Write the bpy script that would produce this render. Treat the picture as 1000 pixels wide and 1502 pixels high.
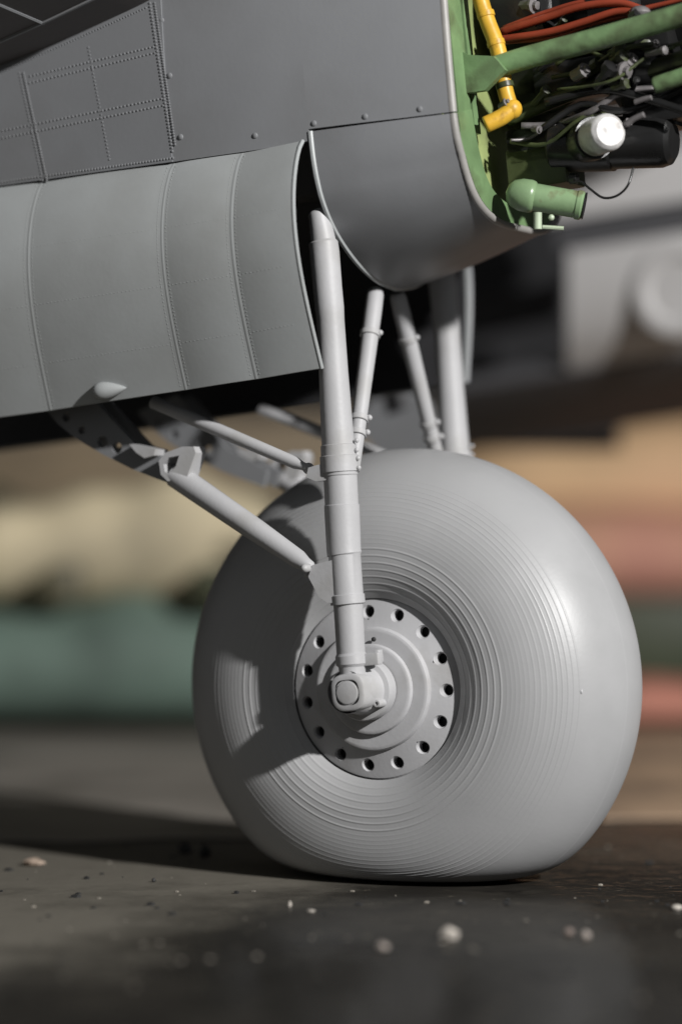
import bpy, bmesh, math, random
from math import sin, cos, pi, radians, sqrt
from mathutils import Vector, Matrix
from mathutils.geometry import tessellate_polygon

for o in list(bpy.data.objects):
    bpy.data.objects.remove(o, do_unlink=True)
random.seed(7)
C = bpy.context.scene.collection
scene = bpy.context.scene
S = 0.01                       # one working unit is one centimetre

# ------------------------------------------------------------------ camera
D, CAMZ = 45.0, 5.34           # distance to the wheel and height above the table (cm)
cam = bpy.data.cameras.new('camera')
cam.sensor_fit = 'VERTICAL'; cam.sensor_height = 36; cam.lens = 36 * D / 15.02
cam.clip_start = 0.01; cam.clip_end = 50
cam.dof.use_dof = True; cam.dof.focus_distance = (D - 1.6) * S; cam.dof.aperture_fstop = 9.2
cam.dof.aperture_blades = 0
camo = bpy.data.objects.new('camera', cam); C.objects.link(camo)
camo.location = (0, -D * S, CAMZ * S); camo.rotation_euler = (radians(90), 0, 0)
scene.camera = camo

# ------------------------------------------------------------------ room light
w = bpy.data.worlds.new('World'); scene.world = w; w.use_nodes = True
w.node_tree.nodes['Background'].inputs[0].default_value = (0.94, 0.97, 1.0, 1)
w.node_tree.nodes['Background'].inputs[1].default_value = 0.13
AZ, EL, LD = 39.5, 26, 85        # desk lamp: to the right of the camera, above
tgt = Vector((0.5, -1.0, 4.0))
Ldir = Vector((sin(radians(AZ)) * cos(radians(EL)), -cos(radians(AZ)) * cos(radians(EL)), sin(radians(EL))))
la = bpy.data.lights.new('desk_lamp', 'AREA'); la.shape = 'DISK'; la.size = 2.6 * S
la.energy = 10.6; la.color = (1.0, 0.985, 0.97)
lo = bpy.data.objects.new('desk_lamp', la); C.objects.link(lo)
lo.location = (tgt + Ldir * LD) * S
lo.rotation_euler = (-Ldir).to_track_quat('-Z', 'Y').to_euler()
scene.view_settings.view_transform = 'Standard'; scene.view_settings.look = 'None'
scene.view_settings.exposure = 0; scene.view_settings.gamma = 1

# ------------------------------------------------------------------ frames and picking
YAW, PIT = radians(25), radians(6)
F = Vector((cos(YAW) * cos(PIT), -sin(YAW) * cos(PIT), sin(PIT)))   # towards the nose
N = Vector((-sin(YAW), -cos(YAW), 0))                               # outboard
U = F.cross(-N)                                                     # up in the aircraft
WC = Vector((1.05, 0, 2.82))                                        # wheel centre
EYE = Vector((0, -D, CAMZ))
def L(u, v, w): return WC + F * u + N * v + U * w
def loc(p): d = p - WC; return d.dot(F), d.dot(N), d.dot(U)
def ray(px, py): return Vector(((px - 500) / 100 / D, 1, (751 - py) / 100 / D))
def at(px, py, Y): return EYE + ray(px, py) * (D + Y)
def pv(px, py, v):
    r = ray(px, py); return EYE + r * ((v - (EYE - WC).dot(N)) / r.dot(N))
def pu(px, py, u):
    r = ray(px, py); return EYE + r * ((u - (EYE - WC).dot(F)) / r.dot(F))
def onground(px, py): 
    r = ray(px, py); return EYE + r * (-CAMZ / r.z)
def lerp(pts, x):                      # piecewise linear through (x, y) pairs, extrapolated
    for i in range(len(pts) - 1):
        if x <= pts[i + 1][0] or i == len(pts) - 2:
            (a, b), (c, d) = pts[i], pts[i + 1]
            return b + (d - b) * (x - a) / (c - a)
def smooth(pts, n, closed=False):      # Catmull-Rom through points
    out = []; P = [Vector(p) for p in pts]; m = len(P)
    for i in range(m - (0 if closed else 1)):
        if closed: a, b, c, d = P[i - 1], P[i], P[(i + 1) % m], P[(i + 2) % m]
        else: a, b, c, d = P[max(i - 1, 0)], P[i], P[i + 1], P[min(i + 2, m - 1)]
        for k in range(n):
            t = k / n
            out.append(0.5 * (2 * b + (c - a) * t + (2 * a - 5 * b + 4 * c - d) * t * t + (3 * b - a - 3 * c + d) * t ** 3))
    if not closed: out.append(P[-1])
    return out

# ------------------------------------------------------------------ mesh helpers
WL = {}                                # world position of every placed object (cm)
class MB:
    def __init__(s): s.v = []; s.f = []
    def add(s, vs, fs):
        b = len(s.v); s.v += [Vector(p) for p in vs]; s.f += [tuple(b + i for i in f) for f in fs]; return s
    def grid(s, rows, closeu=False, closev=False):
        n, m = len(rows), len(rows[0]); vs = [p for r in rows for p in r]; fs = []
        for i in range(n if closeu else n - 1):
            for j in range(m if closev else m - 1):
                fs.append((i * m + j, i * m + (j + 1) % m, ((i + 1) % n) * m + (j + 1) % m, ((i + 1) % n) * m + j))
        return s.add(vs, fs)
    def slab(s, rows, off):            # a curved sheet given real thickness; off: vector or function of (i, j)
        fo = off if callable(off) else (lambda i, j: off)
        n, m = len(rows), len(rows[0])
        back = [[rows[i][j] + fo(i, j) for j in range(m)] for i in range(n)]
        s.grid(rows); s.grid([r[::-1] for r in back])
        s.grid([rows[0], back[0]][::-1]); s.grid([rows[-1], back[-1]])
        s.grid([[r[0] for r in rows], [r[0] for r in back]]); s.grid([[r[-1] for r in back], [r[-1] for r in rows]])
        return s
    def tube(s, pts, rad, seg=16, cap=True, dome=0):
        pts = [Vector(p) for p in pts]; n = len(pts)
        rad = rad if isinstance(rad, (list, tuple)) else [rad] * n
        t0 = (pts[1] - pts[0]).normalized()
        a = t0.orthogonal().normalized(); rows = []
        for i in range(n):
            t = (pts[min(i + 1, n - 1)] - pts[max(i - 1, 0)]).normalized()
            a = (a - t * a.dot(t)).normalized(); b = t.cross(a)
            rows.append([pts[i] + (a * cos(2 * pi * k / seg) + b * sin(2 * pi * k / seg)) * rad[i] for k in range(seg)])
        if cap:
            for end, sg in ((0, -1), (-1, 1)):
                c = pts[end]; t = ((pts[1] - pts[0]) if end == 0 else (pts[-1] - pts[-2])).normalized() * sg
                src = rows[end]; r = rad[end]; extra = []
                steps = [(0.75, 0.5), (0.4, 0.85)] if dome else [(0.94, 0.05)]
                h = dome * r if dome else r
                for q, z in steps:
                    extra.append([c + (p - c) * q + t * h * z for p in src])
                extra.append([c + (p - c) * 0.001 + t * h * (1.0 if dome else 0.05) for p in src])
                rows = extra[::-1] + rows if end == 0 else rows + extra
        return s.grid(rows, closev=True)
    def lathe(s, prof, org, ax, seg=48, a0=None):   # prof: (radius, height along the axis)
        ax = ax.normalized(); a = (a0 or ax.orthogonal()); a = (a - ax * a.dot(ax)).normalized(); b = ax.cross(a)
        return s.grid([[org + ax * h + (a * cos(2 * pi * k / seg) + b * sin(2 * pi * k / seg)) * max(r, 1e-4) for k in range(seg)] for r, h in prof], closev=True)
    def ball(s, c, r, seg=10, rings=6, sx=(1, 1, 1), axes=None):
        A = axes or (Vector((1, 0, 0)), Vector((0, 1, 0)), Vector((0, 0, 1)))
        rows = []
        for i in range(rings + 1):
            th = pi * i / rings
            rows.append([c + A[0] * (max(sin(th), 1e-3) * cos(2 * pi * k / seg) * r * sx[0]) + A[1] * (max(sin(th), 1e-3) * sin(2 * pi * k / seg) * r * sx[1]) + A[2] * (cos(th) * r * sx[2]) for k in range(seg)])
        return s.grid(rows, closev=True)
    def plate(s, outer, holes, thick): # outline and holes in a plane, thickened along vector
        loops = [outer] + holes; flat = [p for l in loops for p in l]
        tris = tessellate_polygon(loops)
        s.add(flat, tris); s.add([p + thick for p in flat], [t[::-1] for t in tris])
        for l in loops: s.grid([list(l), [p + thick for p in l]], closev=True)
        return s
    def box(s, c, ex, ey, ez, bev=0.06):
        # chamfered box from half-extent vectors
        e = [ex, ey, ez]; ln = [q.length for q in e]; d = [q.normalized() for q in e]
        bm = bmesh.new(); bmesh.ops.create_cube(bm, size=2)
        for vv in bm.verts: vv.co = Vector((vv.co.x * ln[0], vv.co.y * ln[1], vv.co.z * ln[2]))
        if bev: bmesh.ops.bevel(bm, geom=bm.edges[:], offset=min(bev, min(ln) * .6), segments=2, affect='EDGES', profile=.6)
        bm.verts.index_update()
        s.add([c + d[0] * q.co.x + d[1] * q.co.y + d[2] * q.co.z for q in bm.verts], [tuple(x.index for x in f.verts) for f in bm.faces])
        bm.free(); return s
    def build(s, name, mat, parent=None, angle=35, kind=None, label=None, org=None):
        lo_ = Vector([min(p[i] for p in s.v) for i in range(3)]); hi = Vector([max(p[i] for p in s.v) for i in range(3)])
        c = org or (lo_ + hi) / 2
        me = bpy.data.meshes.new(name)
        me.from_pydata([tuple((p - c) * S) for p in s.v], [], s.f)
        bm = bmesh.new(); bm.from_mesh(me)
        bmesh.ops.remove_doubles(bm, verts=bm.verts, dist=2e-6)
        bmesh.ops.recalc_face_normals(bm, faces=bm.faces); bm.to_mesh(me); bm.free()
        me.polygons.foreach_set('use_smooth', [True] * len(me.polygons))
        me.set_sharp_from_angle(angle=radians(angle))
        me.materials.append(mat)
        o = bpy.data.objects.new(name, me); C.objects.link(o)
        if parent: o.parent = parent; o.location = (c - WL[parent]) * S
        else: o.location = c * S
        WL[o] = c
        if kind: o['kind'] = kind
        if label: o['label'] = label
        return o
def empty(name, p, parent=None):
    o = bpy.data.objects.new(name, None); C.objects.link(o); o.empty_display_size = .01
    if parent: o.parent = parent; o.location = (p - WL[parent]) * S
    else: o.location = p * S
    WL[o] = p; return o
def tag(o, label, cat, group=None):
    o['label'] = label; o['category'] = cat
    if group: o['group'] = group
    return o

# ------------------------------------------------------------------ materials
def mat(name, col, rough=.5, var=.12, vscale=60, bump=.0, bscale=900, spec=.5, metal=0, dirt=None, dscale=90, dlo=.5, dhi=.7):
    m = bpy.data.materials.new(name); m.use_nodes = True; nt = m.node_tree; b = nt.nodes['Principled BSDF']
    tc = nt.nodes.new('ShaderNodeTexCoord')
    def noise(sc, det=5):
        q = nt.nodes.new('ShaderNodeTexNoise'); q.inputs['Scale'].default_value = sc; q.inputs['Detail'].default_value = det
        nt.links.new(tc.outputs['Object'], q.inputs['Vector']); return q
    n1 = noise(vscale); r = nt.nodes.new('ShaderNodeMapRange')
    r.inputs[1].default_value = .3; r.inputs[2].default_value = .7; r.inputs[3].default_value = 1 - var; r.inputs[4].default_value = 1 + var
    nt.links.new(n1.outputs['Fac'], r.inputs[0])
    mx = nt.nodes.new('ShaderNodeVectorMath'); mx.operation = 'SCALE'; mx.inputs[0].default_value = col
    nt.links.new(r.outputs[0], mx.inputs['Scale']); out = mx.outputs[0]
    if dirt:
        n2 = noise(dscale, 7); rr = nt.nodes.new('ShaderNodeMapRange'); rr.inputs[1].default_value = dlo; rr.inputs[2].default_value = dhi
        nt.links.new(n2.outputs['Fac'], rr.inputs[0])
        mm = nt.nodes.new('ShaderNodeMix'); mm.data_type = 'RGBA'; nt.links.new(rr.outputs[0], mm.inputs[0])
        nt.links.new(out, mm.inputs[6]); mm.inputs[7].default_value = (*dirt, 1); out = mm.outputs[2]
    nt.links.new(out, b.inputs['Base Color'])
    r2 = nt.nodes.new('ShaderNodeMapRange'); r2.inputs[3].default_value = rough - .06; r2.inputs[4].default_value = rough + .06
    nt.links.new(n1.outputs['Fac'], r2.inputs[0]); nt.links.new(r2.outputs[0], b.inputs['Roughness'])
    b.inputs['Specular IOR Level'].default_value = spec; b.inputs['Metallic'].default_value = metal
    if bump:
        nb = noise(bscale, 3); bp = nt.nodes.new('ShaderNodeBump'); bp.inputs['Strength'].default_value = bump; bp.inputs['Distance'].default_value = .0004
        nt.links.new(nb.outputs['Fac'], bp.inputs['Height']); nt.links.new(bp.outputs[0], b.inputs['Normal'])
    return m
M = dict(
    skin=mat('grey_primer', (.215, .221, .231), .38, .10, 28, .03, 1500, dirt=(.17, .172, .175), dscale=40, dlo=.45, dhi=.75),
    door=mat('grey_door_primer', (.37, .388, .39), .46, .1, 30, .03, 1500, dirt=(.30, .31, .305), dscale=45, dlo=.45, dhi=.75),
    gear=mat('light_grey_primer', (.43, .43, .438), .5, .07, 90, .06, 1800, dirt=(.35, .345, .335), dscale=130, dlo=.5, dhi=.75),
    tyre=mat('grey_resin', (.36, .362, .366), .41, .06, 40, .03, 1600, dirt=(.315, .318, .32), dscale=60, dlo=.48, dhi=.75),
    hub=mat('grey_hub_primer', (.44, .44, .45), .48, .06, 120, .06, 1800, dirt=(.35, .345, .34), dscale=150, dlo=.52, dhi=.75),
    rim=mat('pale_edge', (.30, .29, .275), .45, .12, 200, .1),
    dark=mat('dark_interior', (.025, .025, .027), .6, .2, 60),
    hole=mat('hole_black', (.012, .012, .012), .7, .1, 60),
    wing=mat('wing_primer', (.085, .075, .072), .5, .1, 60, .1),
    green=mat('zinc_green', (.16, .26, .12), .4, .35, 90, .2, 700, dirt=(.06, .065, .035), dscale=150, dlo=.5, dhi=.72),
    olive=mat('olive_green', (.29, .35, .14), .45, .35, 120, .2, 700, dirt=(.07, .06, .035), dscale=200, dlo=.52, dhi=.72),
    drab=mat('dark_olive', (.06, .075, .03), .4, .3, 180, .2, 700, dirt=(.02, .02, .015), dscale=260),
    bottle=mat('pale_green_paint', (.20, .30, .16), .3, .15, 200, .1, 900, dirt=(.12, .07, .04), dscale=300, dlo=.6, dhi=.75),
    yellow=mat('yellow_paint', (.62, .36, .035), .42, .15, 250, .1, dirt=(.15, .07, .02), dscale=300, dlo=.6, dhi=.75),
    red=mat('red_cable', (.24, .04, .018), .4, .2, 250),
    peg=mat('pale_peg', (.42, .50, .36), .4, .1, 200),
    white=mat('white_paint', (.66, .65, .64), .45, .15, 160, .8, 350, dirt=(.30, .28, .26), dscale=260, dlo=.52, dhi=.68),
    black=mat('black_paint', (.012, .012, .012), .28, .3, 100, .2, 500),
    metal=mat('dull_metal', (.16, .15, .15), .4, .3, 300, .2, 600, metal=.3),
)

# =================================================================== SETTING
# tabletop: glossy, dirty, dark
def table_mat():
    m = mat('dark_table', (.020, .019, .017), .33, .4, 14, .45, 300, spec=.5, dirt=(.055, .05, .042), dscale=16, dlo=.5, dhi=.72)
    nt = m.node_tree; b = nt.nodes['Principled BSDF']
    tc = nt.nodes.new('ShaderNodeTexCoord'); src = b.inputs['Base Color'].links[0].from_socket
    for sc, lo, hi, col in ((95, .56, .72, (.012, .011, .010, 1)), (420, .62, .72, (.13, .115, .09, 1)), (9, .5, .7, (.013, .012, .011, 1))):
        n = nt.nodes.new('ShaderNodeTexNoise'); n.inputs['Scale'].default_value = sc; n.inputs['Detail'].default_value = 6; n.inputs['Roughness'].default_value = .65
        nt.links.new(tc.outputs['Object'], n.inputs['Vector'])
        q = nt.nodes.new('ShaderNodeMapRange'); q.inputs[1].default_value = lo; q.inputs[2].default_value = hi; nt.links.new(n.outputs['Fac'], q.inputs[0])
        k = nt.nodes.new('ShaderNodeMix'); k.data_type = 'RGBA'; nt.links.new(q.outputs[0], k.inputs[0]); nt.links.new(src, k.inputs[6]); k.inputs[7].default_value = col; src = k.outputs[2]
    # a film of grey dust, wiped off (dark and shiny) over the near right of the tabletop
    sep = nt.nodes.new('ShaderNodeSeparateXYZ'); nt.links.new(tc.outputs['Object'], sep.inputs[0])
    def ma(op, a, b_):
        q = nt.nodes.new('ShaderNodeMath'); q.operation = op
        for i_, z in enumerate((a, b_)):
            if isinstance(z, (int, float)): q.inputs[i_].default_value = z
            else: nt.links.new(z, q.inputs[i_])
        return q.outputs[0]
    n = nt.nodes.new('ShaderNodeTexNoise'); n.inputs['Scale'].default_value = 34; n.inputs['Detail'].default_value = 7; n.inputs['Roughness'].default_value = .62
    nt.links.new(tc.outputs['Object'], n.inputs['Vector'])
    g_ = ma('MINIMUM', ma('ADD', ma('ADD', sep.outputs[1], .2 + .02), ma('MULTIPLY', sep.outputs[0], -2.2)), .06)
    f_ = ma('ADD', ma('MULTIPLY', ma('SUBTRACT', n.outputs['Fac'], .5), 3.4), ma('ADD', ma('MULTIPLY', g_, 16.0), .12))
    b.inputs['IOR'].default_value = 1.055
    cl = nt.nodes.new('ShaderNodeMapRange'); cl.inputs[1].default_value = -.15; cl.inputs[2].default_value = 1.0; nt.links.new(f_, cl.inputs[0])
    k = nt.nodes.new('ShaderNodeMix'); k.data_type = 'RGBA'; nt.links.new(cl.outputs[0], k.inputs[0]); nt.links.new(src, k.inputs[6]); k.inputs[7].default_value = (.135, .125, .105, 1)
    nt.links.new(k.outputs[2], b.inputs['Base Color'])
    rg = nt.nodes.new('ShaderNodeMapRange'); rg.inputs[3].default_value = .13; rg.inputs[4].default_value = .62; nt.links.new(cl.outputs[0], rg.inputs[0]); nt.links.new(rg.outputs[0], b.inputs['Roughness'])
    return m
tb = MB()
tb.box(Vector((0, 20, -1.5)), Vector((120, 0, 0)), Vector((0, 62, 0)), Vector((0, 0, 1.5)), .3)
table = tb.build('tabletop', table_mat(), kind='structure')
wl = MB(); wl.box(Vector((0, 130, 40)), Vector((260, 0, 0)), Vector((0, 2, 0)), Vector((0, 0, 160)), .3)
wl.build('wall', mat('dark_room_wall', (.05, .045, .04), .8, .2, 2), kind='structure')

# =================================================================== AIRCRAFT
air = empty('model_aircraft', Vector((WC.x, WC.y, 0)))
tag(air, 'grey primed scale model aircraft standing on one big grey wheel, engine bay open', 'model aircraft')

# ---------------------------------------------------------------- nacelle
VS = 2.6
uref = loc(pv(250, 240, VS))[0]
wref = loc(pv(455, 200, VS))[2]
def vside(u, w): return VS - .02 * (w - wref) ** 2 - .026 * max(0, u - uref) ** 2
def onside(px, py, lift=0):
    v = VS
    for _ in range(12):
        p = pv(px, py, v); u, _v, w = loc(p); v = vside(u, w) + lift
    return p
def sidepoly(pp): return [(loc(onside(*q))[0], loc(onside(*q))[2]) for q in pp]
hinge = sidepoly([(-400, 330), (-150, 296), (0, 275), (120, 258), (250, 240), (370, 223), (452, 209)])
pline = sidepoly([(455, 189), (520, 181), (590, 173), (663, 164)])
uA = hinge[-1][0]; uB = loc(onside(661, 166))[0]
seam_u = lambda w: None
def arch(u, wlow, rows=16):            # side from lower edge up and over, to the other side
    pts = []; H = wref + 3.6
    for i in range(rows + 1):
        w = wlow + (H - wlow) * i / rows; pts.append((vside(u, w), w))
    vt = vside(u, H)
    for i in range(1, 12):
        a = pi * i / 12; pts.append((vt * cos(a), H + 2.0 * sin(a)))
    for i in range(rows + 1):
        w = H + (wlow - H) * i / rows; pts.append((-vside(u, w), w))
    return pts
def skin(us, wl, name, th=.09, lift=0, mt='skin'):
    rows = [[L(u, v + (lift if v > 0 else -lift), w) for v, w in arch(u, wl(u))] for u in us]
    def off(i, j):
        p = rows[i][j]; u, v, w = loc(p); c = L(u, 0, min(w, wref + 3.6)); d = (c - p)
        return d.normalized() * th if d.length > 1e-6 else -U * th
    return MB().slab(rows, off).build(name, M[mt], air, 40)
lin = lambda a, b, n: [a + (b - a) * i / n for i in range(n + 1)]
uS = loc(onside(256, 200))[0] - .06    # panel seam station
# seam leans: use a constant station (seam follows the aircraft frame)
aft = skin(lin(hinge[0][0], uS, 14), lambda u: lerp(hinge, u) + .02, 'aft_skin_panel', lift=.02)
mid = skin(lin(uS + .0, uA + .02, 8), lambda u: lerp(hinge, u) + .02, 'middle_skin_panel')
fwd = skin(lin(uA + .02, uB, 10), lambda u: lerp(pline, u), 'forward_skin_panel')

# lower cowl: loft between the gear-well edge (uA) and the front edge (uB)
def section(pix, u, n=7):
    pts = []
    for q in pix:
        _u, v, w = loc(pu(q[0], q[1], u)); pts.append((v, w))
    return pts
eA = section([(456, 193), (462, 240), (472, 290), (492, 340), (520, 383), (549, 411), (577, 424)], uA + .05)
eB = section([(663, 167), (671, 205), (683, 250), (700, 290), (722, 317), (752, 336), (786, 345)], uB)
vA0 = vside(uA, eA[0][1]); 
print('eA', [(round(a, 2), round(b, 2)) for a, b in eA]); print('eB', [(round(a, 2), round(b, 2)) for a, b in eB])
def halfsec(e, vtop):                   # normalise: start on the side skin, end on the keel (v = 0)
    k = [(v - e[-1][0]) for v, w in e]
    s_ = vtop / k[0]
    return [(q * s_, w) for q, (v, w) in zip(k, e)]
hA, hB = halfsec(eA, vside(uA, eA[0][1])), halfsec(eB, vside(uB, eB[0][1]))
print('hA', hA); print('hB', hB)
def fullsec(h, n=5):
    P = [Vector((v, w, 0)) for v, w in h]; half = smooth(P, n)
    return [(p.x, p.y) for p in half] + [(-p.x, p.y) for p in half[-2::-1]]
fA, fB = fullsec(hA), fullsec(hB)
def cowlpt(t, j, inset=0):
    u = uA + .05 + (uB - uA - .05) * t
    a, b = fA[j], fB[j]; bul = .05 * sin(pi * t)
    v = a[0] + (b[0] - a[0]) * t; w = a[1] + (b[1] - a[1]) * t
    # follow the side skin near the top, bulge slightly elsewhere
    k = 1 - min(1, abs(j - 0) / 8) if j < len(fA) / 2 else 1 - min(1, abs(len(fA) - 1 - j) / 8)
    vs = vside(u, w); v = v * (1 - k) + (vs if v > 0 else -vs) * k
    c = Vector((0, max(wref + .4, 0))); q = Vector((v, w)); d = (q - Vector((0, wref + .5)))
    q = q + d.normalized() * (bul - inset)
    return L(u, q.x, q.y)
rows = [[cowlpt(i / 14, j) for j in range(len(fA))] for i in range(15)]
rin = [[cowlpt(i / 14, j, .08) for j in range(len(fA))] for i in range(15)]
lower_cowl = MB().slab(rows, lambda i, j: rin[i][j] - rows[i][j]).build('lower_cowl_panel', M['skin'], air, 40)
# rolled edge of the well opening and of the front opening
MB().tube([cowlpt(0, j, .02) - F * .01 for j in range(len(fA))], .045, 8).build('well_edge_bead', M['door'], lower_cowl)
fronthoop = [L(uB, v, w) for v, w in arch(uB, lerp(pline, uB))]
inner = lambda p, q: p + (L(uB, 0, min(max(loc(p)[2], wref + .2), wref + 3.4)) - p).normalized() * q
rimrows = []
path = [cowlpt(1, j) for j in range(len(fB))]
full_loop = fronthoop[::-1][0:0] + fronthoop + path[::-1]
def rimstrip(pts, name, parent):
    prof = [(0.0, .01), (.02, .05), (.06, .075), (.10, .06), (.12, -.05), (0.03, -.05)]
    rr = [[inner(p, a) + F * b - (inner(p, .02) - p) for a, b in prof] for p in pts]
    return MB().grid(rr, closev=True).build(name, M['rim'], parent, 60)
rimstrip([cowlpt(1, j) for j in range(len(fB))], 'front_edge_lip', lower_cowl)
rimstrip(fronthoop, 'front_edge_lip', fwd)

# dark structure inside the well
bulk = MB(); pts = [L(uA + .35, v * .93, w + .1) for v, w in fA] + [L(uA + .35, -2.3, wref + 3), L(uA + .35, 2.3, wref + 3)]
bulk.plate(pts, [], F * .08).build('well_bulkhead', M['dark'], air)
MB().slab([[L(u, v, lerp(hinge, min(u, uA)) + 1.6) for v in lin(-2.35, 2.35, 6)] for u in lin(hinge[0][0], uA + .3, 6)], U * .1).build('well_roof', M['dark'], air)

# rivets: large ones singly, the rows as one piece
for parent, lst in ((mid, [(265, 201), (249, 111), (237, 30), (374, 199)]), (fwd, [(460, 181), (535, 171), (615, 160)])):
    for q in lst:
        p = onside(*q); MB().ball(p, .045, 10, 6, (1, 1, .55), (F, U, N)).build('rivet', M['skin'], parent)
rv = MB()
def rivrow(a, b, step=5.4, r=.016, lift=.02, f=onside):
    n = max(2, int(math.hypot(b[0] - a[0], b[1] - a[1]) / step))
    for i in range(n + 1):
        t = i / n; p = f(a[0] + (b[0] - a[0]) * t, a[1] + (b[1] - a[1]) * t)
        rv.ball(p + N * lift, r, 6, 4, (1, 1, .7), (F, U, N))
rivrow((0, 193), (238, 145), 5.4, .019); rivrow((0, 204), (240, 155), 5.4, .019)
rivrow((45, 122), (228, 78), 5.4, .019); rivrow((46, 112), (226, 69), 5.4, .019)
rivrow((36, 108), (70, 265), 4.2, .022); rivrow((30, 108), (64, 265), 5)
rivrow((131, 70), (162, 234)); rivrow((221, 5), (254, 222), 5, .022); rivrow((228, 5), (258, 212), 4, .02)
rivrow((0, 268), (255, 232), 4.4, .02); rivrow((0, 108), (215, 12), 4.4, .018)
rivrow((60, 264), (60, 264), 4)
rv.build('rivet_rows', M['skin'], aft, kind='stuff')

# ---------------------------------------------------------------- gear doors
topl = [(-400, 330), (-150, 297), (0, 276), (120, 259), (250, 241), (370, 224), (453, 212)]
def doorv(t): return 2.56 + .5 * sin(pi * t ** .75) - .1 * t
ubot0 = loc(pv(-400, 676, doorv(1)))[0]
botl = [(loc(pv(x, y, doorv(1)))[0], loc(pv(x, y, doorv(1)))[2]) for x, y in [(-400, 672), (-150, 636), (0, 612), (60, 604), (270, 572), (400, 552), (471, 540)]]
uend_t = uA - .01; uend_b = botl[-1][0]; ust = hinge[0][0]
RS = [-.2, 0, .18, .36, 9, 9, 9, 1.0]
def pillow(s):
    for a, b in zip(RS, RS[1:]):
        if a <= s < b < 2: return .032 * sin(pi * (s - a) / (b - a)) ** .8
    return 0
def doorpt(s, t, lift=0, sg=1):
    ut = ust + (uend_t - ust) * s; ub = botl[0][0] + (uend_b - botl[0][0]) * s
    wt = lerp(hinge, ut) + .005; wb = lerp(botl, ub)
    tt = 0.5 * (t + sin(pi * (t - .5)) / 2 + .5)
    u = ut + (ub - ut) * t; w = wt + (wb - wt) * t
    lift += pillow(s)
    flare = .10 * max(0, (s - .9) / .1) ** 2
    return L(u, sg * (doorv(t) + lift + flare * (1 - t) + (.4 * t if sg < 0 else 0)), w)
def on_door(px, py, lift=0):           # invert by Newton on (s, t)
    s, t = .6, .5
    for _ in range(25):
        def proj(s, t):
            p = doorpt(s, t, lift) - EYE; return 500 + p.x / p.y * D * 100, 751 - p.z / p.y * D * 100
        x0, y0 = proj(s, t); e = 1e-4; xs, ys = proj(s + e, t); xt, yt = proj(s, t + e)
        a, b, c, d = (xs - x0) / e, (xt - x0) / e, (ys - y0) / e, (yt - y0) / e
        det = a * d - b * c; dx, dy = px - x0, py - y0
        s += (d * dx - b * dy) / det; t += (-c * dx + a * dy) / det
    return s, t
RS = [-.2, 0, .18, .36] + [on_door(x, y)[0] for x, y in ((42, 380), (238, 360), (340, 345))] + [1.0]
print('ribs', RS)
def make_door(sg):
    rows = [[doorpt(i / 120, j / 30, 0, sg) for j in range(31)] for i in range(121)]
    d = MB().slab(rows, -N * sg * .07).build('gear_door', M['door'], air, 40)
    MB().slab([[doorpt(i / 40 * .995, .01 + j / 30 * .98, -.12, sg) for j in range(31)] for i in range(41)], -N * sg * .03).build('inner_shade_sheet', M['dark'], d, 40)  # near-black sheet, standing in for the shade inside the door
    MB().tube([doorpt(1, j / 30, -.02, sg) for j in range(31)], .03, 8).build('edge_bead', M['door' if sg > 0 else 'skin'], d)  # inboard bead takes the darker skin grey in place of shade
    for s in [on_door(x, y)[0] for x, y in ((42, 380), (238, 360), (340, 345))] + [.18, .36]:
        rr = []
        for j in range(31):
            t = j / 30; lft = .006
            rr.append([doorpt(s - .0055, t, -.012, sg), doorpt(s - .0012, t, lft, sg), doorpt(s + .0012, t, lft, sg), doorpt(s + .0055, t, -.012, sg)])
        MB().grid(rr, closev=True).build('door_rib', M['door'], d)
    r = MB()
    for s0 in [on_door(x, y)[0] for x, y in ((42, 380), (238, 360), (340, 345))]:
        for ds in (-.007, .007):
            for k in range(62):
                r.ball(doorpt(s0 + ds, .02 + .96 * k / 61, 0, sg), .007, 5, 4)
    for t in (.30, .55, .80):
        for k in range(110): r.ball(doorpt(.3 + .68 * k / 110, t, 0, sg), .006, 5, 4)
    r.build('rivet_rows', M['door'], d, kind='stuff')
    return d
door_out = make_door(1); door_in = make_door(-1)
# small teardrop fairing at the lower edge
s, t = on_door(165, 572); p0 = doorpt(s, t, .02)
bl = MB(); rr = []
for i in range(13):
    a = i / 12; r0 = .135 * sin(pi * a ** .55) ** .8 if 0 < a < 1 else .002
    q = p0 + F * (-.3 + a * .55 * 1)
    rr.append([q + (N * cos(k * pi / 8) + U * sin(k * pi / 8)) * max(r0, .003) for k in range(16)])
bl.grid(rr, closev=True).build('teardrop_fairing', M['door'], door_out, 60)

# ---------------------------------------------------------------- wing
wr = [(-900, 330), (-500, 262), (-200, 172), (0, 99), (80, 67), (160, 31), (228, -2), (280, -40), (310, -85), (300, -130)]
wlow = sidepoly(wr)
cu, cw = wlow[-1]
wup = [(cu - .4, cw + .45), (cu - 2, cw + 1.1), (cu - 6, cw + 1.4), (cu - 12, cw + .3)]
foil = smooth([Vector((a, b, 0)) for a, b in wlow] + [Vector((a, b, 0)) for a, b in wup], 4)
vst = lin(2.0, 12, 10)
wrows = [[L(q.x - .04 * (v - 2), v, q.y + .10 * (v - 2.4)) for q in foil] for v in vst]
wing = MB().grid(wrows, closev=True).build('wing', M['wing'], air, 50)
irows = [[L(q.x, v, q.y) for q in foil] for v in lin(-21, -2.0, 6)]
MB().grid(irows, closev=True).build('wing_centre_section', M['wing'], air, 50)
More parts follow.
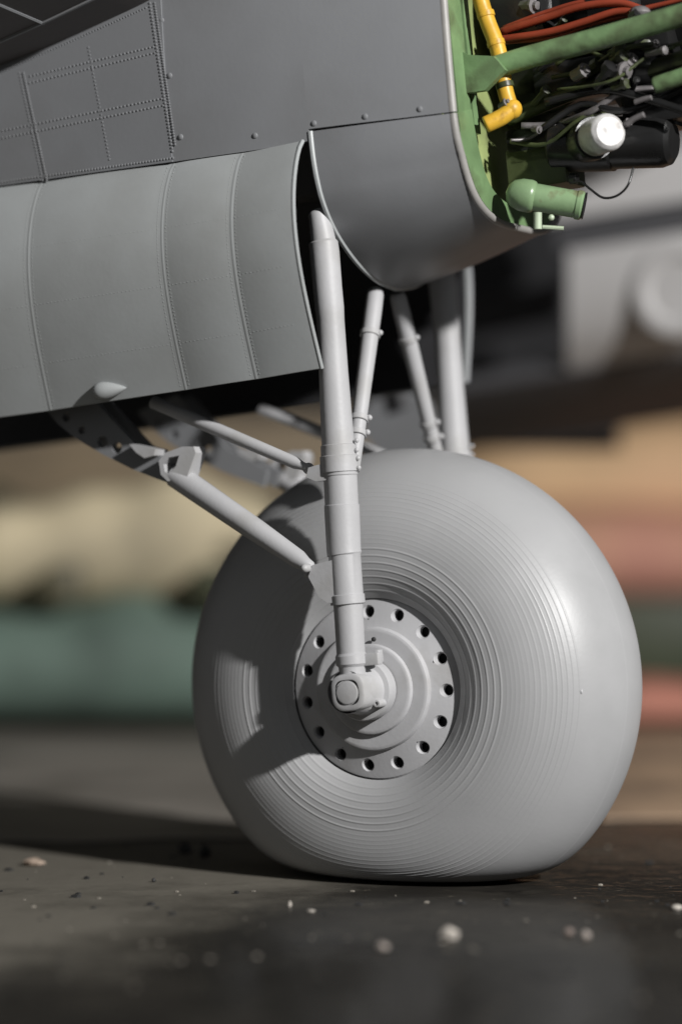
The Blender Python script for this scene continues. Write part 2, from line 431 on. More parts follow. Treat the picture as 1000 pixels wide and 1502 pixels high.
# fillet strip and joints on the wing underside
def wingpt(k, v, lift=0):
    i = int(k); f_ = k - i; q = foil[i].lerp(foil[min(i + 1, len(foil) - 1)], f_)
    return L(q.x - .04 * (v - 2), v, q.y + .10 * (v - 2.4) - lift)
MB().tube([wingpt(k * .5, 3.35, .0) for k in range(8, 60)], .035, 6).build('joint_strip', M['skin'], wing)
MB().tube([wingpt(17.5, v, .0) for v in lin(3.3, 9, 12)], .03, 6).build('joint_strip', M['skin'], wing)

# ---------------------------------------------------------------- wheel
wheel = empty('wheel', WC, air)
R0, RT, WT = 1.86, 1.60, 1.52
def tread_profile():
    pr = []
    # outboard side from the hub edge outwards, round the tread, to the inboard hub edge
    def side(sg):
        out = []
        n = 300
        for i in range(n):
            r = 1.30 + (R0 + RT * .985 - 1.30) * i / n
            x = (r - R0) / RT
            v = WT * sqrt(max(0, 1 - abs(x) ** 2.05)) if x > 0 else WT - 1.8 * x * x
            # moulded rings
            def rings(a, b, n_, h, shp):
                if a <= r <= b:
                    ph = ((r - a) / (b - a) * n_) % 1
                    return h * max(0, 1 - abs(ph - .5) / shp)
                return 0
            v += rings(1.36, 2.06, 7, .0075, .2) + rings(2.06, 2.44, 6, .0015, .25) + rings(2.44, 2.74, 4, .003, .2) + rings(2.72, 3.04, 5, .006, .13)
            out.append((r, sg * v))
        return out
    a = side(1); b = side(-1)
    top = []
    for k in range(1, 40):
        th = pi / 2 * .0 + k / 40
        v = a[-1][1] * (1 - 2 * k / 40)
        x = (1 - (abs(v) / WT) ** 2.05) ** (1 / 2.05)
        top.append((R0 + RT * x, v))
    return a + top + b[::-1]
ty = MB(); ty.lathe(tread_profile(), WC, N, 180, F)
for i, p in enumerate(ty.v):           # the weight flattens the foot and swells the walls
    z = p.z
    k = max(0, min(1, (1.1 - z) / 1.7))
    v = (p - WC).dot(N); p = p + N * (v * .10 * k * k * (3 - 2 * k) )
    p.z = .22 * math.log(1 + math.exp(z / .22)) - .008
    ty.v[i] = p
tyre = ty.build('tyre', M['tyre'], wheel, 60)
HV = 1.27                              # outboard face of the hub disc
ring = lambda r, v, n, a0=0: [WC + N * v + (F * cos(a0 + 2 * pi * k / n) + U * sin(a0 + 2 * pi * k / n)) * r for k in range(n)]
a_off = -PIT
holes = []; hc = []
for k in range(15):
    a = a_off + 2 * pi * k / 15; c = WC + N * HV + (F * cos(a) + U * sin(a)) * 1.10; hc.append(c)
    holes.append([c + (F * cos(2 * pi * q / 20) + U * sin(2 * pi * q / 20)) * .098 for q in range(20)])
hd = MB()
x0, x1, yh = .80 - 1.10, 1.285 - 1.10, pi / 15 * 1.10
dirs = sorted(set([round(2 * pi * q / 24, 9) for q in range(24)] + [math.atan2(yy, xx) % (2 * pi) for xx in (x0, x1) for yy in (-yh, yh)]))
for k in range(15):
    th0 = a_off + 2 * pi * k / 15; rws = []
    for lev in (0, .12, .5, 1):
        row = []
        for a in dirs:
            cx, sx_ = cos(a), sin(a); m = min((x1 if cx > 0 else x0) / cx if abs(cx) > 1e-9 else 9, (yh if sx_ > 0 else -yh) / sx_ if abs(sx_) > 1e-9 else 9)
            q = .098 + (m - .098) * lev; rr_ = 1.10 + cx * q; tt = th0 + sx_ * q / 1.10
            row.append(WC + N * HV + (F * cos(tt) + U * sin(tt)) * rr_)
        rws.append(row)
    hd.grid(rws, closev=True)
hd.lathe([(1.282, -.003), (1.304, -.016), (1.312, -.045), (1.31, -.3)], WC + N * HV, N, 120, F)
for c in hc: hd.lathe([(.098, 0), (.078, -.035), (.078, -.16)], c, N, 20, F)
for i, p in enumerate(hd.v):
    d = p - WC; q = d - N * d.dot(N); hd.v[i] = p + N * max(0, (1.285 - q.length) * .28)
disc = hd.build('hub_disc', M['hub'], wheel, 30)
MB().lathe([(1.3, 0), (.6, 0)], WC + N * (HV - .15), N, 64).build('hub_backing', M['hole'], wheel)
MB().lathe([(.89, -.03), (.888, .0), (.880, .05), (.865, .075), (.84, .086), (.82, .088), (.60, .084)], WC + N * (HV + .113), N, 96, F).build('hub_ring', M['hub'], wheel, 24)
MB().lathe([(.65, .09), (.645, .14), (.635, .16), (.615, .17), (.59, .172), (.40, .176)], WC + N * (HV + .113), N, 80, F).build('brake_cover', M['hub'], wheel, 24)
MB().lathe([(.44, .2), (.44, .38), (.425, .41), (.36, .43), (.34, .46), (.30, .9)], WC + N * (HV + .113), N, 40, F).build('axle', M['gear'], wheel, 35)
MB().ball(WC + N * (HV + .26) + F * .14 + U * .70, .035, 8, 5).build('brake_nipple', M['hole'], disc)
# inboard hub, plain
MB().lathe([(1.32, -.05), (1.3, .05), (.9, .06), (.86, .2), (.5, .25), (.3, .3), (.28, 1.0), (.001, 1.0)], WC - N * HV, -N, 64, F).build('inner_hub', M['hub'], wheel, 35)
# moulding nub on the shoulder
q = Vector(at(805, 1052, -1.5)); d = (q - WC); 
v_ = 1.05; x_ = (1 - (v_ / WT) ** 2.05) ** (1 / 2.05); rr_ = R0 + RT * x_
an = math.atan2(-.10, 1.0)
MB().ball(WC + N * v_ + (F * cos(an) + U * sin(an)) * (rr_ - .012), .022, 8, 6, (1, 1, 1.6)).build('moulding_mark', M['hub'], tyre)

# ---------------------------------------------------------------- main struts, braces
def mir(p, sg):
    if sg > 0: return p
    u, v, w = loc(p); return L(u, -v, w)
SV = 2.1
sp = [(466, 309, 12), (467, 313, 15), (471, 335, 17), (474, 353, 18.5), (474.3, 356, 21.5), (476, 372, 22), (480, 420, 21.5), (483, 452, 21.5), (484.5, 470, 20.6), (489, 545, 21.5),
      (494, 625, 23.5), (496, 652, 24.2), (496.1, 653, 26), (497, 668, 26.3), (497.1, 669, 28.2), (498.5, 692, 28.2), (498.6, 693, 26), (498.9, 697, 25.8), (499, 698, 24.6), (501, 740, 24.6), (501.1, 741, 25.8), (502, 760, 25.8),
      (504, 806, 25.2), (505, 813, 25.4), (505.2, 814, 23.6), (509, 872, 23.8), (509.1, 873, 25.4), (510.4, 886, 25.4), (510.5, 887, 21.6), (514, 950, 21), (514.5, 958, 21), (515, 962, 23.4), (516, 974, 23.4), (516.3, 978, 20), (517, 992, 19)]
def make_strut(sg):
    P = [mir(pv(x, y, SV), sg) for x, y, r in sp]; Rr = [r / 104 for _, _, r in sp]
    o = MB().tube(P, Rr, 40, dome=.3).build('main_strut', M['gear'], air, 28)
    # axle fork block with a round end cap
    ax = N * sg
    c = mir(pv(509, 1016, SV + .28), sg); e = 6
    def sq(r, n=40, pw=3.2):
        pts = []
        for k in range(n):
            a = 2 * pi * k / n; cs, sn = cos(a), sin(a)
            q = (abs(cs) ** pw + abs(sn) ** pw) ** (-1 / pw); pts.append((cs * q * r, sn * q * r))
        return pts
    prof = [(.24, -.62), (.255, -.60), (.262, -.06), (.25, -.015), (.225, 0), (.18, 0)]
    b = MB(); b.grid([[c + ax * h + F * x + U * y for x, y in sq(r)] for r, h in prof], closev=True)
    b.lathe([(.18, 0), (.175, -.014), (.168, -.016), (.16, .01), (.14, .016), (.001, .016)], c, ax, 32)
    b.build('axle_block', M['gear'], o, 35)
    # small tab and lugs to the right of the lower flange
    t = MB(); t.box(mir(pv(543, 967, SV - .05), sg), F * .15, N * .08, U * .085, .02); t.build('flange_tab', M['gear'], o)
    t = MB(); t.box(mir(pv(555, 962, SV - .15), sg), F * .04, N * .08, U * .09, .02); t.build('flange_tab', M['gear'], o)
    for (x, y, r) in ((541, 1012, .07), (553, 1032, .06), (538, 1034, .08)):
        MB().lathe([(r, -.3), (r, 0), (r * .8, .02), (r * .45, .02), (r * .4, -.02), (.001, -.02)], mir(pv(x, y, SV - .12), sg), ax, 14).build('bolt', M['gear'], o, 35)
    # rear lug carrying the drag brace
    g = [mir(pv(x, y, SV + .2), sg) for x, y in ((452, 846), (458, 829), (476, 824), (494, 820), (497, 885), (480, 884), (468, 876))]
    MB().plate(g, [], -ax * .22).build('brace_lug', M['gear'], o)
    g = [mir(pv(x, y, SV + .2), sg) for x, y in ((449, 700), (452, 686), (465, 682), (490, 678), (492, 703), (463, 706))]
    MB().plate(g, [], -ax * .2).build('brace_lug', M['gear'], o)
    # little studs down the trailing side
    s2 = MB()
    for (x, y) in ((523, 660), (525, 672), (526, 686), (523, 646)):
        s2.ball(mir(pv(x, y, SV), sg), .035, 8, 5)
    s2.build('stud_line', M['gear'], o)
    # V brace towards the middle of the well
    u0 = loc(pv(497, 660, SV))
    top = mir(pv(551, 425, .38), sg); bot = mir(pv(517, 690, 1.6), sg)
    d = (bot - top)
    vb = MB().tube([top, top + d * .03, top + d * .12, top + d * .3, top + d * .6, top + d * .93, bot], [.10, .125, .13, .125, .115, .105, .10], 20).build('side_brace', M['gear'], air, 40)
    for f_ in (.25, .72, .80):
        cc = top + d * f_; ddn = d.normalized()
        MB().tube([cc - ddn * .035, cc + ddn * .035], .15 if f_ < .5 else .14, 18).build('clip', M['gear'], vb)
        MB().ball(cc + F * .15 - N * sg * .02, .045, 8, 6).build('clip_nub', M['gear'], vb)
    # main drag brace
    a = mir(pv(456, 833, SV + .08), sg); b_ = mir(pv(258, 697, SV - .3), sg); dd = b_ - a
    db = MB().tube([a, a + dd * .04, a + dd * .09, a + dd * .4, a + dd * .8, b_], [.09, .10, .135, .165, .18, .185], 24, dome=.5).build('drag_brace', M['gear'], air, 40)
    MB().tube([a - N * sg * .12, a + N * sg * .22], .06, 14, dome=.8).build('brace_pin', M['gear'], db)
    MB().ball(mir(pv(452, 842, SV + .05), sg), .06, 10, 6).build('pin_head', M['gear'], db)
    out = [mir(pv(x, y, SV - .5), sg) for x, y in ((268, 686), (262, 712), (235, 702), (200, 688), (160, 668), (120, 645), (92, 622), (70, 596), (130, 570), (165, 610), (205, 652), (235, 668))]
    hl = []
    for (x, y, r) in ((127, 631, .062), (157, 648, .085), (178, 657, .085), (104, 612, .07)):
        cc = mir(pv(x, y, SV - .5), sg); hl.append([cc + (F * cos(2 * pi * k / 14) + U * sin(2 * pi * k / 14)) * r for k in range(14)])
    MB().plate(out, hl, N * sg * .13).build('lightening_plate', M['skin'], db, 30)
    out2 = [p - N * sg * .42 for p in out]
    MB().plate(out2, [[p - N * sg * .42 for p in h] for h in hl], N * sg * .08).build('lightening_plate', M['skin'], db, 30)
    # bracket with a triangular opening, and a small cleat behind it
    tri = [mir(pv(x, y, SV - .12), sg) for x, y in ((233, 676), (243, 664), (268, 655), (284, 655), (287, 664), (275, 698), (262, 702), (246, 706), (236, 696))]
    hol = [mir(pv(x, y, SV - .12), sg) for x, y in ((240, 681), (248, 671), (263, 668), (258, 684), (248, 695), (242, 692))]
    MB().plate(tri, [hol], -N * sg * .34).build('bracket', M['gear'], db, 30)
    cl = [mir(pv(x, y, SV - .2), sg) for x, y in ((190, 652), (196, 651), (228, 659), (226, 668), (212, 672), (200, 664))]
    MB().plate(cl, [], -N * sg * .4).build('cleat', M['gear'], db, 30)
    # slender upper brace
    a = mir(pv(466, 693, SV - .02), sg); b_ = mir(pv(225, 590, SV - .35), sg); dd = b_ - a
    ub = MB().tube([a, a + dd * .05, a + dd * .09, a + dd * .13, a + dd * .5, b_], [.055, .06, .06, .088, .095, .095], 16).build('upper_brace', M['gear'], air, 40)
    MB().ball(a + dd * .055, .085, 10, 6).build('brace_knuckle', M['gear'], ub)
    return o
make_strut(1); make_strut(-1)

# ---------------------------------------------------------------- engine bay
fw = MB(); sec = [(v * .96, w + .06) for v, w in fB]; topv = vside(uB, wref + 3.4) * .96
outl = [L(uB - .30, v, w) for v, w in sec] + [L(uB - .30, -topv, wref + 3.4), L(uB - .30, topv, wref + 3.4)]
firewall = fw.plate(outl, [], F * .08).build('firewall', M['olive'], air)
def insetsec(k, u): return [L(u, v * (1 - k * .9), wref + .9 + (w - wref - .9) * (1 - k * .45)) for v, w in fB]
# green flange just inside the lip, then a step back
MB().slab([insetsec(.09, uB + .03), insetsec(.2, uB + .05), insetsec(.34, uB + .05), insetsec(.37, uB + .0), insetsec(.40, uB - .2)], -F * .08).build('flange', M['green'], firewall, 40)
for j, k0 in ((0, 0),):
    for sg in (1, -1):
        vv = vside(uB, wref + 1.5)
        MB().slab([[L(uB + .03, sg * vv * a, wref - .5 + 4 * i / 8) for a in (.92, .70)] for i in range(9)], -F * .1).build('side_flange', M['green'], firewall)
        MB().slab([[L(uB - .02, sg * vv * a, wref - .1 + 4 * i / 8) for a in (.60, .50)] for i in range(9)], -F * .1).build('stiffener', M['green'], firewall)
# gusset and mount tubes
g = [pv(x, y, 1.45) for x, y in ((668, 70), (690, 82), (728, 84), (745, 104), (715, 134), (672, 140))]
MB().plate(g, [], N * .12).build('mount_gusset', M['green'], firewall)
def pipe(pts, r, name, m, parent=air, seg=14, n=6):
    return MB().tube(smooth([pv(*q) for q in pts], n), r, seg).build(name, M[m], parent, 50)
pipe([(690, 112, 1.35), (760, 88, 1.3), (880, 56, 1.25), (1000, 22, 1.2), (1120, -10, 1.2)], .16, 'engine_mount_tube', 'green')
pipe([(745, 175, .4), (830, 140, .4), (900, 118, .4), (1000, 85, .5), (1100, 50, .5)], .11, 'engine_mount_tube', 'drab')
pipe([(960, 125, .9), (1000, 112, .9), (1080, 85, .9)], .12, 'engine_mount_tube', 'green')
pipe([(800, 150, .8), (880, 132, .8), (930, 140, .8), (1010, 165, .8)], .06, 'hose', 'black')
yp = pipe([(698, -30, 1.2), (706, 5, 1.2), (716, 35, 1.2), (728, 66, 1.2), (735, 96, 1.2), (740, 130, 1.2), (746, 152, 1.2), (748, 163, 1.2)], .115, 'yellow_pipe', 'yellow')
pipe([(750, 160, 1.22), (735, 172, 1.3), (712, 183, 1.4)], .12, 'elbow', 'yellow', yp)
MB().ball(pv(750, 160, 1.2), .15, 12, 8).build('elbow_joint', M['yellow'], yp)
for (x, y) in ((711, 18), (726, 60), (739, 122)):
    p = pv(x, y, 1.2); q = pv(x + 2, y + 7, 1.2)
    MB().tube([p, q], .128, 14).build('coupling', M['drab'] if y > 100 else M['yellow'], yp)
for k, q in enumerate([[(735, 46, .7), (800, 26, .7), (850, 10, .7), (905, 4, .7), (940, 14, .7)], [(732, 58, .7), (800, 48, .7), (850, 34, .7), (900, 18, .7), (938, 16, .7)],
                       [(738, 41, .6), (800, 18, .6), (860, 2, .6), (925, 6, .6)], [(740, 62, .6), (810, 54, .6), (870, 34, .6), (930, 20, .6)], [(945, 12, .7), (980, 4, .7), (1010, -4, .7)]]):
    pipe(q, .055 if k < 2 else .035, 'red_cable', 'red')
MB().ball(pv(938, 18, .75), .12, 10, 6, (1.3, 1, .8)).build('cable_plug', M['metal'], air)
# black accessory case filling the bay
ac = MB(); c0 = pv(800, 40, -.9)
ac.lathe([(.3, 0), (1.35, 0), (1.5, .15), (1.5, .9), (1.3, 1.0), (1.3, 1.5), (1.55, 1.6), (1.55, 2.1), (1.25, 2.3), (1.2, 4.5), (.3, 4.6)], c0 - F * 0.4, F, 40)
case = ac.build('accessory_case', M['black'], air, 30)
for k in range(10):
    a = 2 * pi * k / 10; q = c0 + F * 1.75 + (N * cos(a) + U * sin(a)) * 1.42
    MB().lathe([(.10, -.1), (.10, .12), (.06, .16), (.001, .16)], q, F, 8).build('bolt', M['black'], case)
for (x, y, r, vv) in ((857, 103, .11, .9), (916, 104, .14, .9), (926, 88, .12, .8), (790, 190, .06, 1.0), (962, 64, .07, .7), (783, 8, .12, .6), (743, 150, .07, 1.3)):
    MB().lathe([(r * .8, -r * 2), (r * .8, -.3 * r), (r, -.25 * r), (r, .1 * r), (r * .55, .15 * r), (r * .5, .6 * r), (.001, .65 * r)], pv(x, y, vv), (F * .9 + N * .4 + U * .3 * math.sin(x)).normalized(), 10).build('fitting', M['metal'], air)
MB().ball(pv(930, 95, .3), .42, 14, 9, (1.2, 1, .8)).build('pump', M['black'], air)
for (x, y, l, vv, m) in ((840, 120, .5, .1, 'black'), (800, 125, .6, -.2, 'black'), (955, 60, .35, .2, 'black'), (990, 150, .5, .2, 'black'), (960, 165, .4, 0, 'black'), (800, 215, .5, .2, 'black')):
    b = MB(); b.box(pv(x, y, vv), F * l, N * .3, U * .28, .06); b.build('accessory_box', M[m], air)
# starter: black cylinder pointing forward, white cylinder facing the lamp
st = MB(); a = pv(812, 212, .3); b_ = pv(988, 207, .3); ax = (b_ - a); ln = ax.length
st.lathe([(.001, 0), (.36, 0), (.40, .04), (.40, ln * .5), (.37, ln * .52), (.37, ln * .9), (.33, ln * .97), (.25, ln), (.001, ln)], a, ax, 36)
st.build('starter_motor', M['black'], air, 30)
wa = pv(893, 193, 1.15); wax = (N * .72 + F * .68 + U * -.02).normalized()
MB().lathe([(.26, -.6), (.265, -.06), (.24, -.015), (.20, .03), (.001, .05)], wa, wax, 32, U).build('white_canister', M['white'], air, 35)
MB().lathe([(.30, -.75), (.31, -.45), (.30, -.42), (.001, -.42)], wa - wax * .1, wax, 32, U).build('canister_sleeve', M['black'], air, 35)
pipe([(918, 183, 1.0), (928, 175, 1.0), (944, 168, 1.0)], .045, 'steel_rod', 'metal')
pipe([(930, 150, .9), (945, 145, .9), (955, 143, .9)], .04, 'steel_rod', 'metal')
rw = random.Random(5)
for k in range(9):
    x0, y0 = rw.uniform(735, 830), rw.uniform(90, 215); vv = rw.uniform(.2, .9); ln_ = rw.uniform(90, 240)
    pts = [(x0 + ln_ * t, y0 - ln_ * t * .28 + rw.uniform(-14, 14), vv + rw.uniform(-.15, .15)) for t in (0, .25, .5, .75, 1)]
    pipe(pts, rw.choice((.025, .035, .05)), 'hose', rw.choice(('black', 'black', 'drab', 'metal')), seg=8, n=4)
for k in range(14):
    x0, y0 = rw.uniform(750, 985), rw.uniform(-5, 190); vv = rw.uniform(.5, 1.0); q = pv(x0, y0, vv); r0 = rw.uniform(.05, .12)
    MB().lathe([(r0 * .7, -.3), (r0 * .7, -.02), (r0, 0), (r0, r0), (r0 * .5, r0 * 1.1), (.001, r0 * 1.2)], q, (F * rw.uniform(.2, 1) + N * rw.uniform(.1, .8) + U * rw.uniform(-.4, .6)).normalized(), 9).build('fitting', M[rw.choice(('black', 'metal', 'drab'))], air, 25)
# black wire loop under the starter
pipe([(838, 268, .8), (852, 267, .8), (866, 278, .8), (884, 290, .8), (904, 287, .8), (920, 272, .8), (928, 246, .7)], .018, 'wire', 'black', n=8, seg=8)
# green bottle on the sill with its pegs
a = pv(772, 287, 1.0); b_ = pv(856, 302, .75); ax = b_ - a; ln = ax.length
bt = MB(); bt.lathe([(.001, -.30), (.12, -.27), (.19, -.2), (.23, -.08), (.235, .05), (.22, .10), (.195, .12), (.195, ln - .12), (.21, ln - .1), (.21, ln - .04), (.195, ln - .02), (.17, ln), (.001, ln)], a, ax, 32)
bot = bt.build('green_bottle', M['bottle'], air, 35)
MB().lathe([(.20, 0), (.19, .012), (.001, .012)], a + ax, ax, 24).build('bottle_end', M['black'], bot)
MB().tube([pv(788, 312, 1.2), pv(788, 336, 1.2)], .06, 12).build('peg', M['peg'], bot)
MB().ball(pv(808, 319, 1.1), .045, 8, 6).build('peg', M['peg'], bot)
MB().tube([pv(795, 333, 1.1), pv(826, 335, 1.0)], .03, 8).build('peg', M['peg'], bot)
bx = MB(); bx.box(pv(800, 248, .1), F * .45, N * .4, U * .3, .05); bx.build('bracket_box', M['drab'], air)
MB().tube([pv(836, 262, .7), pv(846, 262, .7)], .08, 10).build('terminal', M['black'], air)

# ---------------------------------------------------------------- far fuselage
FV = -19
def fus(rowsdef, x0, x1, n=14):
    rows = []
    for i in range(n + 1):
        x = x0 + (x1 - x0) * i / n
        rows.append([pv(x, y - .16 * (x - 850), v) for y, v in rowsdef])
    return rows
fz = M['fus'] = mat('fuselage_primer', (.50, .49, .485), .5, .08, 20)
fb = M['belly'] = mat('belly_shade_grey', (.075, .075, .08), .5, .1, 20)  # dark grey puts shade into the colour of belly, beam and band
sd = fus([(365, FV + .2), (400, FV + .35), (440, FV + .3), (480, FV + .1), (510, FV - .2), (540, FV - .7)], 832, 1050)
fuse = MB().slab(sd, -N * .3).build('fuselage_side', fz, air)
up = fus([(178, FV - 1.2), (210, FV - .6), (260, FV - .2), (318, FV)], 800, 1050)
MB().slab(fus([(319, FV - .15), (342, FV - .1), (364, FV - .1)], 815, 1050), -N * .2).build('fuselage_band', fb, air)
MB().slab(up, -N * .3).build('fuselage_upper_side', fz, air)
be = fus([(545, FV - .7), (580, FV - 1.4), (610, FV - 2.5), (630, FV - 4), (638, FV - 6)], 640, 1050)
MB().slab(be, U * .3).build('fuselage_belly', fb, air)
c = pv(992, 425, FV + .42)
MB().lathe([(.95, -.5), (.95, 0), (.88, .03), (.70, .03), (.64, 0), (.6, -.04), (.001, -.04)], c, N, 48).build('round_window', M['fus'], fuse)
MB().slab([[pv(x, y, FV - 7) for x in lin(640, 900, 4)] for y in lin(260, 660, 4)], -N * .4).build('fuselage_dark_sheet', M['dark'], air)  # black sheet added in place of the unlit darkness behind the fuselage
MB().slab([[pv(x, y - .22 * (x - 640), FV - 4) for y in (452, 480, 505)] for x in lin(640, 860, 6)], -N * .4).build('fuselage_beam', fb, air)
pl = [pv(x, y, -8) for x, y in ((530, 604), (548, 585), (600, 575), (622, 590), (640, 668), (560, 672), (532, 640))]
MB().plate(pl, [], -N * .3).build('fairing_plate', M['skin'], air)
pl = [pv(x, y, -8) for x, y in ((545, 520), (560, 503), (580, 500), (598, 548), (585, 562), (548, 562))]
MB().plate(pl, [], -N * .3).build('fairing_plate', M['skin'], air)

MB().tube([pv(590, 600, -8.1), L(loc(pv(590, 600, -8.1))[0] - .6, -8.1, wref + 1.6)], .22, 12).build('fairing_post', M['dark'], air)
MB().tube([pv(572, 530, -8.1), L(loc(pv(572, 530, -8.1))[0] - .6, -8.1, wref + 1.6)], .2, 12).build('fairing_post', M['dark'], air)
# =================================================================== BEHIND, ON THE TABLE (out of focus)
def gm(px, py): return onground(px, py)
def crate(name, x0, x1, ytop, Y, depth, m, label, cat, base=0.0, bev=.25, roll=0):
    s_ = (D + Y) / D / 100
    ax0, ax1 = (x0 - 500) * s_, (x1 - 500) * s_; zt = CAMZ + (751 - ytop) * s_
    b = MB()
    if roll:                            # a rolled or slumped bundle: rounded section that swells and sags along its length
        rows = []; rnd = random.Random(int(x0 + ytop)); n = 36
        ph = [rnd.uniform(0, 6) for _ in range(4)]
        for i in range(n + 1):
            t = i / n; sw = 1 + roll * (sin(t * 9 + ph[0]) * .5 + sin(t * 23 + ph[1]) * .3); ends = min(1, (t * (1 - t)) ** .35 * 2.2 + .02)
            rows.append([Vector((ax0 + (ax1 - ax0) * t, Y + depth / 2 + cos(q * pi / 12) * depth / 2 * ends, base + (zt - base) * (.5 + .5 * abs(sin(q * pi / 12)) ** .7 * (1 if sin(q * pi / 12) > 0 else -1) * ends) * (sw if sin(q * pi / 12) > 0 else 1))) for q in range(24)])
        b.grid(rows, closev=True)
    else:
        b.box(Vector(((ax0 + ax1) / 2, Y + depth / 2, (base + zt) / 2)), Vector(((ax1 - ax0) / 2, 0, 0)), Vector((0, depth / 2, 0)), Vector((0, 0, (zt - base) / 2)), bev)
    o = b.build(name, m); tag(o, label, cat); return o, zt
# placed from the photograph's blurred shapes
gb, z1 = crate('green_cloth_roll', -200, 400, 885, 29, 5, mat('sage_green', (.155, .225, .185), .7, .45, 18, dirt=(.06, .085, .07), dscale=14, dlo=.45, dhi=.7), 'blurred roll of sage green cloth lying behind the wheel at left', 'cloth roll', roll=.12)
crate('cream_cloth', -80, 450, 712, 30, 4, mat('cream_cloth', (.70, .60, .40), .7, .35, 22, dirt=(.16, .14, .10), dscale=11, dlo=.5, dhi=.7), 'blurred bundle of cream cloth lying on the green cloth roll', 'cloth bundle', base=z1 * .93, roll=.16)
crate('olive_block', 62, 118, 828, 28.6, 1.2, mat('olive_card', (.10, .09, .055), .5, .2, 10), 'blurred small olive brown block near the left edge, in front of the cream cloth bundle', 'block', base=z1)
crate('brown_box', -500, 640, 610, 60, 8, mat('brown_card', (.20, .15, .09), .6, .35, 16), 'blurred wide brown carton at the back, left of the wheel', 'carton')
crate('olive_block', 285, 420, 830, 28.5, 1.4, mat('dark_olive_card', (.05, .055, .03), .5, .2, 10), 'blurred small dark olive block close to the tyre, on the green cloth roll', 'block', base=z1 + .0)
crate('beige_cloth', 620, 1500, 612, 52, 6, mat('beige_cloth', (.70, .47, .26), .7, .3, 18, dirt=(.58, .36, .22), dscale=12, dlo=.45, dhi=.7), 'blurred beige cloth bundle at the back, topmost at right of the wheel', 'cloth bundle', base=3.9, roll=.05)
crate('peach_cloth', 640, 1500, 735, 49, 8, mat('peach_cloth', (.62, .34, .22), .7, .3, 18, dirt=(.52, .24, .18), dscale=12, dlo=.45, dhi=.62), 'blurred salmon pink cloth bundle under the beige one, right of the wheel', 'cloth bundle', base=2.2, roll=.05)
crate('dark_green_crate', 780, 1500, 872, 47, 11, mat('dark_green_card', (.055, .065, .037), .5, .3, 18), 'blurred dark green crate under the salmon pink cloth bundle', 'crate', bev=.8)
crate('red_cloth', 800, 1500, 1005, 30, 3, mat('dusty_red', (.46, .19, .135), .7, .3, 16, dirt=(.36, .22, .15), dscale=14), 'blurred low dusty red cloth roll lying before the dark green crate', 'cloth roll', roll=.25)

def sheet(name, x0, x1, y0, y1, th, m, label, cat):
    rnd = random.Random(int(x0 * 10)); pts = []
    P = [(x0, y0), (x1, y0 + .6), (x1, y1), (x0, y1)]
    for i in range(4):
        a, b = Vector(P[i]), Vector(P[(i + 1) % 4])
        ph = [rnd.uniform(0, 6) for _ in range(4)]
        for k in range(60):
            q = a.lerp(b, k / 60); e = sin(pi * k / 60)
            wob = sum(sin(k / 60 * f_ + p_) / g_ for f_, p_, g_ in zip((7, 17, 31, 67), ph, (1, 1.6, 3, 6)))
            pts.append(Vector((q.x + .5 * wob * e, q.y + 1.3 * wob * e, .02)))
    o = MB().plate(pts, [], Vector((0, 0, th))).build(name, m); tag(o, label, cat)
sheet('card_sheet', -24, 1.5, 4.5, 28, .03, mat('grey_card', (.23, .21, .185), .6, .35, 14, dirt=(.09, .082, .07), dscale=12, dlo=.48, dhi=.62), 'blurred flat grey card on the table, left of and behind the wheel', 'card')  # near edge carried over the wheel's shadow so the pale grey lightens it
sheet('wood_strip', 4.5, 26, 8.0, 29, .05, mat('tan_strip', (.46, .32, .21), .55, .3, 14, dirt=(.12, .09, .07), dscale=20, dlo=.45, dhi=.66), 'blurred thin tan wooden sheet on the table at right behind the wheel', 'wooden sheet')
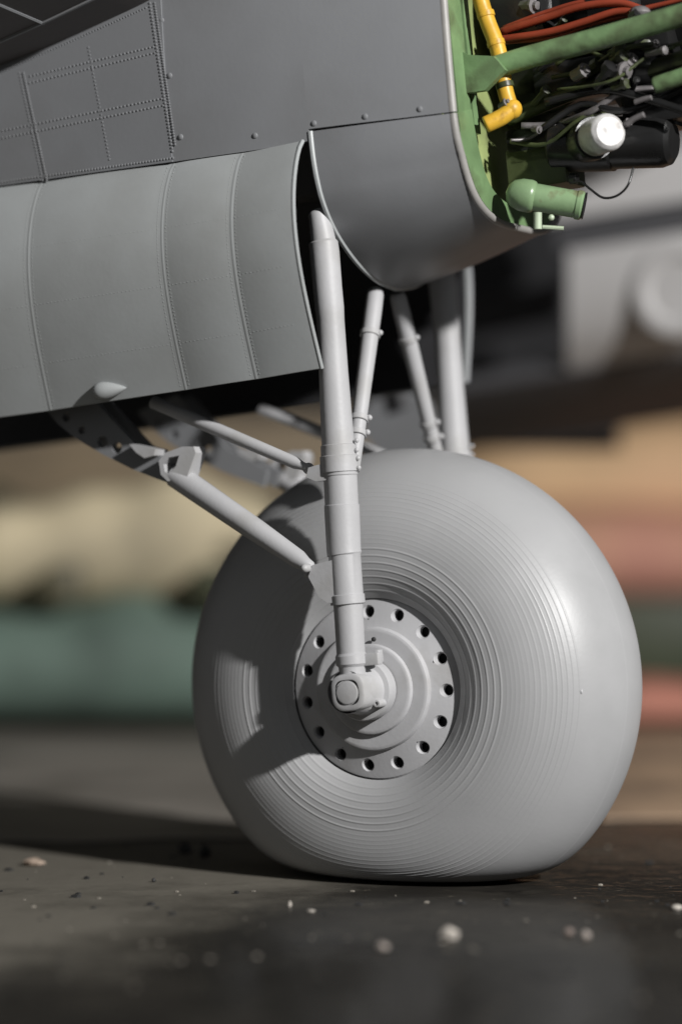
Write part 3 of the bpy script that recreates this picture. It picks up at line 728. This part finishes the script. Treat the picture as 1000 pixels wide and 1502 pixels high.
# loose chips and dust
chipm = mat('pale_chip', (.50, .46, .41), .6, .25, 300)
dkm = mat('dark_crumb', (.02, .02, .02), .6, .2, 300)
def chip(px, py, wx, hz, m, name, label, cat='chip', group=None):
    p = gm(px, py); s_ = (D + p.y) / D / 100; rnd = random.Random(px * 7 + py)
    b = MB(); seg = 7; wx *= .8; hz *= .8
    rows = []
    for i in range(6):
        th = pi * i / 5
        rows.append([p + Vector((sin(th) * cos(2 * pi * k / seg) * wx * s_ * (.75 + .5 * rnd.random()) / 2, sin(th) * sin(2 * pi * k / seg) * wx * s_ * .4 * (.75 + .5 * rnd.random()), (cos(th) * .5 + .45) * hz * s_ * (.8 + .4 * rnd.random()) )) for k in range(seg)])
    b.grid(rows, closev=True); o = b.build(name, m, angle=8); tag(o, label, cat, group); return o
chip(659, 1378, 42, 24, chipm, 'paint_chip', 'largest pale chip on the table in front of the tyre foot', )
dullm = mat('dull_chip', (.30, .26, .23), .6, .2, 300)
chip(562, 1394, 24, 15, dullm, 'paint_chip', 'dull pale chip left of the largest chip, nearer the front edge')
chip(858, 1378, 20, 16, dullm, 'paint_chip', 'pale chip at right of the tyre foot, right one of a close pair')
chip(834, 1372, 22, 14, mat('brown_chip', (.20, .16, .14), .6, .2, 300), 'paint_chip', 'dull brownish chip at right of the tyre foot, left one of a close pair')
chip(992, 1335, 20, 10, chipm, 'paint_chip', 'pale chip at the right edge of the picture on the table')
chip(50, 1270, 40, 14, mat('tan_chip', (.36, .28, .22), .6, .2, 300), 'paint_chip', 'wide tan chip on the table at far left')
chip(300, 1258, 22, 24, dkm, 'dark_crumb', 'larger dark crumb on the table left of the tyre', 'crumb')
chip(272, 1252, 30, 20, dkm, 'dark_crumb', 'blurred dark crumb just left of the larger dark crumb', 'crumb')
chip(226, 1294, 9, 8, dkm, 'dark_crumb', 'tiny dark crumb alone on the table at left', 'crumb')
chip(425, 1331, 7, 12, chipm, 'paint_chip', 'tiny pale chip on the table left below the tyre foot')
chip(456, 1338, 14, 5, chipm, 'paint_chip', 'flat pale sliver beside the tiny chip left below the tyre foot')
dust = MB(); rnd = random.Random(3)
for k in range(420):
    p = Vector((rnd.uniform(-9, 9), rnd.uniform(-16, 22), 0)); r = rnd.choice((.008, .012, .016, .03))
    if (p - Vector((1, 0, 0))).length < 2: continue
    dust.ball(p + Vector((0, 0, r * .3)), r, 5, 3, (rnd.uniform(.7, 1.6), 1, .6))
grit = MB()
for k in range(260):
    p = Vector((rnd.uniform(-9, 9), rnd.uniform(-10, 12), 0)); r = rnd.choice((.015, .02, .03, .05))
    if (p - Vector((1, 0, 0))).length < 2.3: continue
    grit.ball(p + Vector((0, 0, r * .3)), r, 5, 3, (rnd.uniform(.8, 1.8), 1, .6))
grit.build('dark_grit', dkm, kind='stuff')
dust.build('dust_specks', mat('dust', (.22, .20, .17), .7, .6, 60), kind='stuff')
